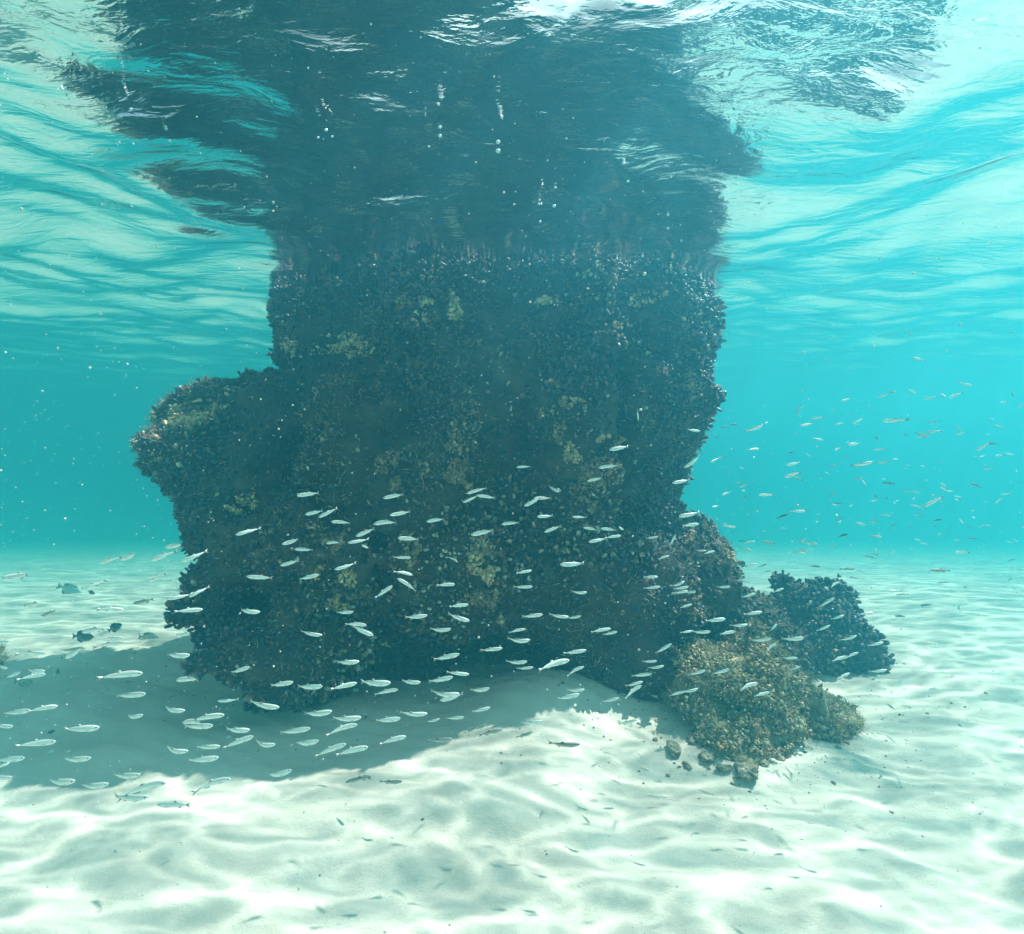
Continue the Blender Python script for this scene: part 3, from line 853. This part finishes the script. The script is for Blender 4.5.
# head x, head y, tail x, tail y in enlarged tiles of the photograph: (origin x, origin y, scale), list
T_ = 5.12
tiles = [
 ((0, 520, T_), [(8,300,185,275),(505,220,615,192),(612,205,740,160),(770,208,895,160),(845,140,968,118),(928,212,1040,172),(752,315,860,272),(413,355,520,322),(118,443,260,410),(965,395,1050,350),(850,403,960,392),(632,460,515,448),(680,430,790,405,1),(210,493,305,460,1),(415,575,560,545),(625,603,535,612),(642,628,492,637),(328,710,450,640),(236,685,100,668),(48,622,-60,630),(1040,458,905,465),(898,590,1010,572),(975,692,830,702),(40,760,-40,750)]),
 ((0, 660, T_), [(105,62,20,95),(232,56,112,66),(235,72,120,85),(298,236,158,250),(160,256,0,280),(735,68,522,74),(750,172,582,190),(737,280,600,312),(898,105,1040,82),(950,258,795,264),(70,340,-60,340),(515,345,312,360),(291,418,105,428),(968,465,798,478),(132,500,-40,520),(472,500,278,525),(23,545,-30,550),(62,600,-60,610),(391,618,200,640),(563,632,370,668),(724,585,540,612),(856,630,652,650),(768,700,545,725),(800,742,985,738)]),
 ((180, 470, T_), [(598,130,715,118),(640,228,735,208),(708,242,802,200),(773,265,880,266),(900,340,1000,298),(283,332,392,302),(520,380,636,352),(748,377,833,358),(858,372,962,360),(585,405,685,408),(512,490,615,462),(340,546,480,552),(712,535,605,562),(790,510,893,485),(958,405,925,375),(890,726,792,735),(412,727,275,725)]),
 ((180, 600, T_), [(956,130,848,115),(992,182,872,138),(730,180,602,172),(920,315,790,328),(360,342,255,375),(582,420,457,442),(732,442,585,453),(908,425,775,452),(1082,424,908,432),(190,516,292,518),(512,550,332,538),(783,568,615,605)]),
 ((180, 690, T_), [(231,128,62,140),(8,168,165,140),(173,182,10,192),(360,205,215,212),(380,235,228,285),(932,140,762,162),(911,178,760,195),(672,195,498,225),(492,278,345,295),(714,258,558,297),(209,288,75,298),(855,275,695,322),(967,292,800,318),(203,345,30,368),(578,408,405,465),(266,456,92,475),(845,475,990,432,1)]),
 ((360, 440, T_), [(118,298,230,275),(153,385,265,366),(340,418,437,400),(68,432,200,402),(545,275,652,238),(527,320,605,288),(600,285,697,294),(800,140,877,133),(1018,262,955,240),(840,338,930,296),(890,298,980,296),(907,392,990,392),(943,472,1030,440),(724,432,818,417),(568,487,687,458),(193,502,306,507),(260,602,165,602),(270,693,178,662),(190,708,297,765),(503,620,465,600),(486,740,392,740),(880,668,798,682),(885,750,785,757)]),
 ((360, 570, T_), [(168,80,78,140),(556,178,457,184),(347,232,220,250),(563,262,443,232),(467,303,345,318),(937,228,825,242),(1070,240,968,240),(850,302,758,312),(873,358,750,378),(731,400,612,415),(512,430,370,462),(858,468,742,486),(889,497,800,512),(1075,462,907,490),(561,535,437,525),(478,548,345,575),(313,575,200,578),(197,612,75,625),(665,605,555,632),(512,632,345,658),(407,668,530,645),(348,735,190,748),(210,760,70,775)]),
 ((360, 660, T_), [(410,300,335,325),(535,293,435,302),(668,243,570,268),(240,392,100,415),(477,405,338,415,1),(733,355,605,385,1),(935,312,820,335),(885,368,795,405,1),(220,622,90,635,1),(65,585,-10,610,1)]),
 ((540, 400, T_), [(508,105,495,52),(355,255,458,237),(300,348,400,328),(242,415,320,398),(820,160,750,152),(738,345,830,295),(870,318,925,295),(677,425,775,410),(930,485,978,470),(875,545,922,545),(165,598,238,602),(222,655,297,662),(312,658,392,665),(433,668,385,642),(248,726,345,712),(415,695,330,703),(605,700,540,710),(710,595,828,582),(815,635,720,642),(670,738,695,680),(998,650,940,645)]),
 ((540, 530, T_), [(102,176,232,178),(663,132,600,146),(605,240,527,240),(618,290,528,300),(745,265,678,295),(762,292,680,303),(760,312,680,325),(788,310,745,328),(780,380,712,396),(975,290,905,295),(242,318,158,332),(951,455,845,468),(211,440,135,458),(364,505,255,518),(397,520,318,538),(787,518,715,525),(875,520,775,530),(1000,520,912,530),(854,105,798,108),(895,108,835,120),(240,615,115,635),(228,700,128,725),(675,580,588,635),(599,670,523,678),(636,695,553,716),(574,735,465,750),(850,718,755,746),(970,712,878,740)]),
 ((540, 620, T_), [(528,315,435,342),(522,335,422,382),(230,355,128,375),(205,380,85,408),(408,398,310,423),(498,510,400,543),(810,352,720,380),(740,368,655,382),(210,635,40,650,1)]),
 ((700, 350, T_), [(318,390,230,418),(510,335,497,300),(515,388,582,377),(578,350,632,344),(695,380,740,372),(785,372,850,355),(935,362,1040,362),(720,260,785,250),(922,240,962,228),(980,218,1003,212),(632,462,575,450),(680,512,725,500),(755,485,830,478),(885,572,785,600),(922,580,960,568),(900,512,940,510),(895,458,915,440,1),(443,590,522,575),(433,652,515,625),(303,505,240,512),(205,705,247,680),(108,740,157,728),(685,750,680,705),(300,742,382,742),(945,683,985,681,1)]),
 ((700, 480, T_), [(540,158,462,162),(735,213,700,215),(715,180,678,186),(792,128,755,134),(808,222,848,232),(882,218,912,202),(957,180,935,180),(912,287,880,288),(582,322,555,328),(540,355,505,365),(278,312,225,325),(260,360,215,343),(315,312,382,325,1),(295,430,235,442),(345,430,300,445,1),(228,508,180,517),(430,555,368,572),(285,580,212,603),(320,675,222,690),(246,740,158,752),(712,522,655,545),(688,600,608,655),(738,692,675,715),(797,455,720,460,1),(805,500,760,500),(890,680,803,690),(610,440,570,445,1),(912,358,888,362),(860,395,890,390)]),
 ((700, 590, T_), [(403,180,350,205),(665,182,595,212),(365,248,268,268),(535,245,425,260),(392,275,320,305),(803,232,725,268),(762,340,660,357),(812,320,740,342),(502,348,420,350),(512,392,460,415),(940,268,858,288),(960,408,870,425),(768,425,690,455),(300,478,180,492),(362,522,265,542)]),
 ((860, 350, 6.244), [(345,45,398,70),(305,245,365,275),(415,305,472,292),(510,295,508,268),(555,298,632,268),(685,225,625,200),(865,325,922,325),(935,290,965,258,1),(1015,360,1000,320),(425,453,492,443,1),(428,545,345,513,1),(435,515,475,503),(603,532,658,510),(728,628,815,572),(840,658,915,660),(785,742,822,742)]),
 ((860, 460, 5.19), [(335,240,432,188),(278,238,303,242),(446,160,487,162),(590,118,615,142,1),(695,225,740,195),(490,480,560,474),(365,572,470,573,1),(420,645,455,625),(525,655,570,665,1),(148,685,220,675),(200,705,238,690),(330,765,357,740,1),(495,770,528,748,1),(198,820,222,800,1)]),
]
fish = []
for (ox, oy, sc), lst in tiles:
    for t in lst:
        hx, hy, tx, ty = (ox + t[0] / sc, oy + t[1] / sc, ox + t[2] / sc, oy + t[3] / sc)
        fish.append(dict(hx=hx, hy=hy, tx=tx, ty=ty, dark=len(t) > 4))

# where each fish is, told by what stands behind it
def zone_of(x, y):
    h = first_hit(x, y)
    if h is not None:
        if first_hit(x, y, [B2]) is not None and h[3] >= first_hit(x, y, [B2])[3] - 1e-6: return 'before the right-hand knoll'
        if first_hit(x, y, [B3]) is not None and h[3] >= first_hit(x, y, [B3])[3] - 1e-6: return 'before the algae boulder'
        if x < 300: return 'before the pillar, left side'
        if x < 420: return 'before the pillar, left middle'
        if x < 530: return 'before the pillar centre'
        if x < 620: return 'before the pillar, right middle'
        return 'before the pillar, right side'
    if x < 230 and y < 672: return 'over the distant left seabed'
    if x < 120: return 'over the far left shade'
    if x < 240: return 'over shaded sand left'
    if x < 395: return 'over dark sand below pillar'
    if x < 700: return 'over the sunlit mound'
    if y > 570: return 'over the bright right seabed'
    if x < 790: return 'in open water beside pillar'
    if x < 880: return 'in open water above the knoll'
    return 'in open water, right edge'

zones = {}
for f in fish:
    f['cx'], f['cy'] = (f['hx'] + f['tx']) / 2, (f['hy'] + f['ty']) / 2
    f['zone'] = zone_of(f['cx'], f['cy'])
    zones.setdefault(f['zone'], []).append(f)
for z, lst in zones.items():
    lst.sort(key=lambda f: f['cy'])
    nrow = max(1, round(len(lst) / 6.0))
    rows = [list(r) for r in np.array_split(np.arange(len(lst)), nrow)]
    for ri, r in enumerate(rows):
        fl = sorted([lst[i] for i in r], key=lambda f: f['cx'])
        rn = '' if nrow == 1 else (', top row' if ri == 0 else (', bottom row' if ri == nrow - 1 else ', %s row' % ordinal[ri]))
        for k, f in enumerate(fl):
            look = 'backlit dark' if f['dark'] else 'silver'
            face = 'left-facing' if f['hx'] < f['tx'] else 'right-facing'
            pos = 'leftmost' if k == 0 else ('rightmost' if k == len(fl) - 1 else '%s from left' % ordinal[k])
            f['label'] = '%s %s fish %s, %s%s' % (look, face, z, pos, rn)

GROUP = 'small silver fish shoaling around the rock'
fr_ = np.random.default_rng(77)
for f in fish:
    dx, dy = f['hx'] - f['tx'], f['hy'] - f['ty']
    Lpx = math.hypot(dx, dy)
    L = 0.074 * fr_.uniform(0.86, 1.14)
    far = 3.3 if f['cx'] > 690 else 2.7
    D = min(L * F / Lpx, far * fr_.uniform(0.9, 1.2))
    h = first_hit(f['cx'], f['cy'])
    if h is not None: D = min(D, h[0].y - 0.18)
    # never under the sand
    d = ray(f['cx'], f['cy'])
    if d.z < 0:
        Dg = CAMZ / -(d.z / d.y)
        D = min(D, Dg * 0.90)
    full = L * F / D
    cosy = min(1.0, Lpx / full)
    L_eff = L if full >= Lpx else Lpx * D / F
    yaw = math.acos(cosy) * (1 if fr_.random() < 0.5 else -1)
    hd, tl = at(f['hx'], f['hy'], D), at(f['tx'], f['ty'], D)
    dirv = (hd - tl).normalized()
    dirv = (dirv * math.cos(yaw) + Vector((0, 1, 0)) * math.sin(yaw)).normalized()
    c = (hd + tl) / 2
    up = Vector((0, 0, 1)) - dirv * dirv.z
    up = up.normalized() if up.length > 0.05 else Vector((0, -1, 0))
    yv = up.cross(dirv)
    roll = fr_.normal(0, 0.12)
    up2 = up * math.cos(roll) + yv * math.sin(roll)
    yv = up2.cross(dirv)
    mat = Matrix((dirv, yv, up2)).transposed().to_4x4()
    src = backlit_meshes[fr_.integers(0, 2)] if f['dark'] else fish_meshes[fr_.choice(5, p=[0.3, 0.25, 0.25, 0.1, 0.1])]
    o = bpy.data.objects.new('bait_fish', src)
    col.objects.link(o)
    o.matrix_world = Matrix.Translation(c) @ mat @ Matrix.Diagonal((L_eff, L_eff * fr_.uniform(0.9, 1.12), L_eff * fr_.uniform(0.88, 1.12), 1))
    tag(o, f['label'], 'fish', GROUP)
    if Lpx > 17:
        for sgn in (1, -1):
            e = bpy.data.objects.new('eye', me_eye)
            col.objects.link(e)
            e.parent = o
            e.location = (0.425, sgn * 0.030, 0.014)
            e.scale = (0.019, 0.010, 0.019)
print('fish', len(fish), 'labels', len({f['label'] for f in fish}))

# the farthest fish of the shoal at the right, too many and too small to tell apart
rgf = np.random.default_rng(123)
mv = np.zeros(len(fish_meshes[0].vertices) * 3); fish_meshes[0].vertices.foreach_get('co', mv); mv = mv.reshape(-1, 3)
mq = [tuple(p.vertices) for p in fish_meshes[0].polygons]
q4 = np.array([q for q in mq if len(q) == 4]); q3 = np.array([q for q in mq if len(q) == 3])
ca = np.zeros(len(mv) * 4); fish_meshes[0].color_attributes['tint'].data.foreach_get('color', ca); ca = ca.reshape(-1, 4)[:, :3]
FV, F4, F3, FC = [], [], [], []
for i in range(150):
    px, py = rgf.uniform(715, 1024), 395 + 205 * rgf.beta(1.8, 1.6)
    if first_hit(px, py) is not None: continue
    D = rgf.uniform(3.6, 6.0)
    d = ray(px, py)
    if d.z < 0: D = min(D, 0.85 * CAMZ / -(d.z / d.y))
    c = np.array(at(px, py, D))
    yaw = rgf.uniform(-1.35, 1.35) + (math.pi if rgf.random() < 0.6 else 0); pit = rgf.normal(0.12, 0.28)
    X1 = np.array((math.cos(yaw) * math.cos(pit), math.sin(yaw) * math.cos(pit), math.sin(pit)))
    Y1 = np.cross((0, 0, 1), X1); Y1 /= np.linalg.norm(Y1); Z1 = np.cross(X1, Y1)
    L = rgf.uniform(0.045, 0.085)
    n0 = len(FV) * len(mv)
    FV.append(c + L * (mv[:, :1] * X1 + mv[:, 1:2] * Y1 + mv[:, 2:] * Z1)); F4.append(q4 + n0); F3.append(q3 + n0)
    FC.append(ca * (0.3 if rgf.random() < 0.2 else 1.0))
tag(obj('distant_fish', mesh_np('distant_fish', np.concatenate(FV), [np.concatenate(F4), np.concatenate(F3)], True, np.concatenate(FC)), M_fish),
    'far-off haze of tiny pale fish in the open water at right', 'fish', None, 'stuff')

# ---- larger, dark, deep-bodied fish on the left, one on the right
me_t = fish_mesh('reef_fish', deep=0.46, wide=0.16, back=(0.07, 0.09, 0.09), side=(0.13, 0.16, 0.16), belly=(0.2, 0.24, 0.23), tall=True); me_t.materials.append(M_darkfish)
me_p = fish_mesh('reef_fish', deep=0.42, wide=0.15, back=(0.3, 0.38, 0.34), side=(0.5, 0.6, 0.54), belly=(0.5, 0.55, 0.5), tall=True); me_p.materials.append(M_darkfish)
reef = [  # head, tail, depth, mesh, label
    (82, 712, 61, 678, 4.1, me_t, 'dark deep-bodied fish nose down over the shadow edge, largest near the left rock'),
    (84, 718, 88, 696, 4.3, me_t, 'small dark fish nose down just right of the larger nose-down fish'),
    (122, 624, 108, 631, 4.4, me_t, 'round dark fish behind the tail of a silver fish, left seabed'),
    (94, 637, 72, 636, 4.4, me_t, 'dusky oval fish under a silver fish over the pale left seabed'),
    (84, 597, 57, 585, 6.5, me_p, 'faint pale deep-bodied fish over the distant left seabed'),
    (95, 594, 88, 591, 4.8, me_t, 'tiny dark fish beside the faint pale deep-bodied fish'),
    (50, 689, 58, 691, 4.0, me_t, 'tiny dark fish near the left edge rock'),
    (33, 682, 14, 681, 3.7, me_p, 'pale grey deep-bodied fish by the top of the left edge rock'),
    (161, 640, 138, 636, 4.6, me_p, 'faint deep-bodied fish in the shade left of the pillar base'),
    (737, 562, 747, 566, 3.3, me_t, 'round dark fish in open water at the right shoulder of the pillar'),
    (58, 668, 57, 675, 3.4, me_t, 'tiny dark fish above the larger nose-down fish'),
]
for hx, hy, tx, ty, D, me, lab in reef:
    hd, tl = at(hx, hy, D), at(tx, ty, D)
    dirv = (hd - tl); L = dirv.length; dirv.normalize()
    up = Vector((0, 0, 1)) - dirv * dirv.z
    up = up.normalized()
    if abs(dirv.z) > 0.8: up = Vector((1, 0, 0.2)); up = (up - dirv * up.dot(dirv)).normalized()
    yv = up.cross(dirv)
    mat = Matrix((dirv, yv, up)).transposed().to_4x4()
    o = bpy.data.objects.new('reef_fish', me)
    col.objects.link(o)
    o.matrix_world = Matrix.Translation((hd + tl) / 2) @ mat @ Matrix.Scale(L, 4)
    tag(o, lab, 'fish', 'deep-bodied fish near the rocks')
    for sgn in (1, -1):
        e = bpy.data.objects.new('eye', me_eye); col.objects.link(e); e.parent = o
        e.location = (0.40, sgn * 0.045, 0.03); e.scale = (0.028, 0.016, 0.028)

# ------------------------------------------------------------------ bubbles under the surface
bub = [(326, 126, 3, 'lone bubble left of centre under the dark reflected rock'), (318, 134, 2, 'tiny bubble lowest of the left trio under the surface'), (332, 133, 2, 'tiny bubble right of the left trio under the surface'),
       (440, 123, 3, 'upper bubble of a pair under the reflected rock'), (440, 132, 3.4, 'lower bubble of a pair under the reflected rock'), (429, 143, 2.2, 'small bubble just left below the upper pair'),
       (498, 138, 4, 'upper bubble of the brightest pair at top centre'), (498, 147, 4.4, 'lower bubble of the brightest pair, largest of all bubbles'), (541, 201, 2.6, 'bubble below right of the brightest pair'), (554, 203, 3.2, 'bubble right of centre, level with the first streaks'),
       (540, 219, 2.2, 'lowest small bubble right of centre'), (628, 178, 2.6, 'bubble right of centre, highest on the right side'), (668, 226, 2, 'small bubble near the right reflected edge'),
       (62, 85, 2.4, 'bubble high at left over the turquoise reflection'), (112, 124, 2.4, 'bubble over turquoise reflection left of the dark patch'), (170, 137, 3, 'bubble at left edge of the reflected rock'), (131, 105, 2.4, 'upper bubble over the grey reflected patch at left')]
for px, py, s, lab in bub:
    d = ray(px, py)
    D = (SURF - CAMZ) / (d.z / d.y)
    q = at(px, py, D)
    r = s * D / F * 0.5 * 1.1
    q = Vector((q.x, q.y, q.z - r * 0.4 - 0.012))
    o = obj('air_bubble', me_b, None, None, q) if 'me_b' in globals() else None
    if o is None:
        me_b = mesh_np('air_bubble', ICO1 * 1.0, ICOF1); me_b.materials.append(M_bubble)
        o = obj('air_bubble', me_b, None, None, q)
    o.scale = (r, r, r * 0.85)
    tag(o, lab, 'bubble', 'air bubbles under the water surface')

# ------------------------------------------------------------------ drifting specks
n = 9000
rg = np.random.default_rng(8)
d = 0.7 + 3.3 * rg.random(n) ** 0.6
xx = (rg.random(n) * 2 - 1) * 1.05 * d
zz = CAMZ + (-0.95 + 1.7 * rg.random(n)) * d
keep = (zz < SURF - 0.1) & (zz > 0.15)
pts = np.stack([xx, d, zz], -1)[keep]
ok = []
for p in pts:
    v = Vector(p) - Vector((0, 0, CAMZ))
    hit = False
    for b in BVHS:
        h = b.ray_cast(Vector((0, 0, CAMZ)), v.normalized(), v.length + 0.05)
        if h[0] is not None: hit = True; break
    ok.append(not hit)
pts = pts[np.array(ok)]
sz = np.minimum(rg.lognormal(math.log(0.0013), 0.42, len(pts)), 0.0028)
V = (ICO0[None] * sz[:, None, None] + pts[:, None])
Fq = (ICOF0[None] + (np.arange(len(pts)) * 12)[:, None, None]).reshape(-1, 3)
o = obj('drifting_specks', mesh_np('drifting_specks', V.reshape(-1, 3), Fq), M_speck)
tag(o, 'fine pale specks of debris drifting in the water', 'debris', None, 'stuff')

# ------------------------------------------------------------------ the water body
bpy.ops.mesh.primitive_cube_add(size=1)
hz = bpy.context.object
hz.name = 'haze'; hz.data.name = 'haze'
z0, z1 = -7.2, 3.85
hz.scale = (128, 128, z1 - z0)
hz.location = (0, 0, (z0 + z1) / 2)
hz['kind'] = 'stuff'
hz['label'] = 'turquoise hazy sea water filling the whole view'
hz['category'] = 'water'
m = bpy.data.materials.new('sea_water'); m.use_nodes = True
nt_ = m.node_tree
nt_.nodes.remove(nt_.nodes['Principled BSDF'])
pv = nt_.nodes.new('ShaderNodeVolumePrincipled')
pv.inputs['Color'].default_value = (*HAZE_COL, 1)
pv.inputs['Absorption Color'].default_value = (*HAZE_ABS, 1)
pv.inputs['Density'].default_value = HAZE_D
pv.inputs['Anisotropy'].default_value = HAZE_G
nt_.links.new(pv.outputs[0], nt_.nodes['Material Output'].inputs['Volume'])
hz.data.materials.append(m)
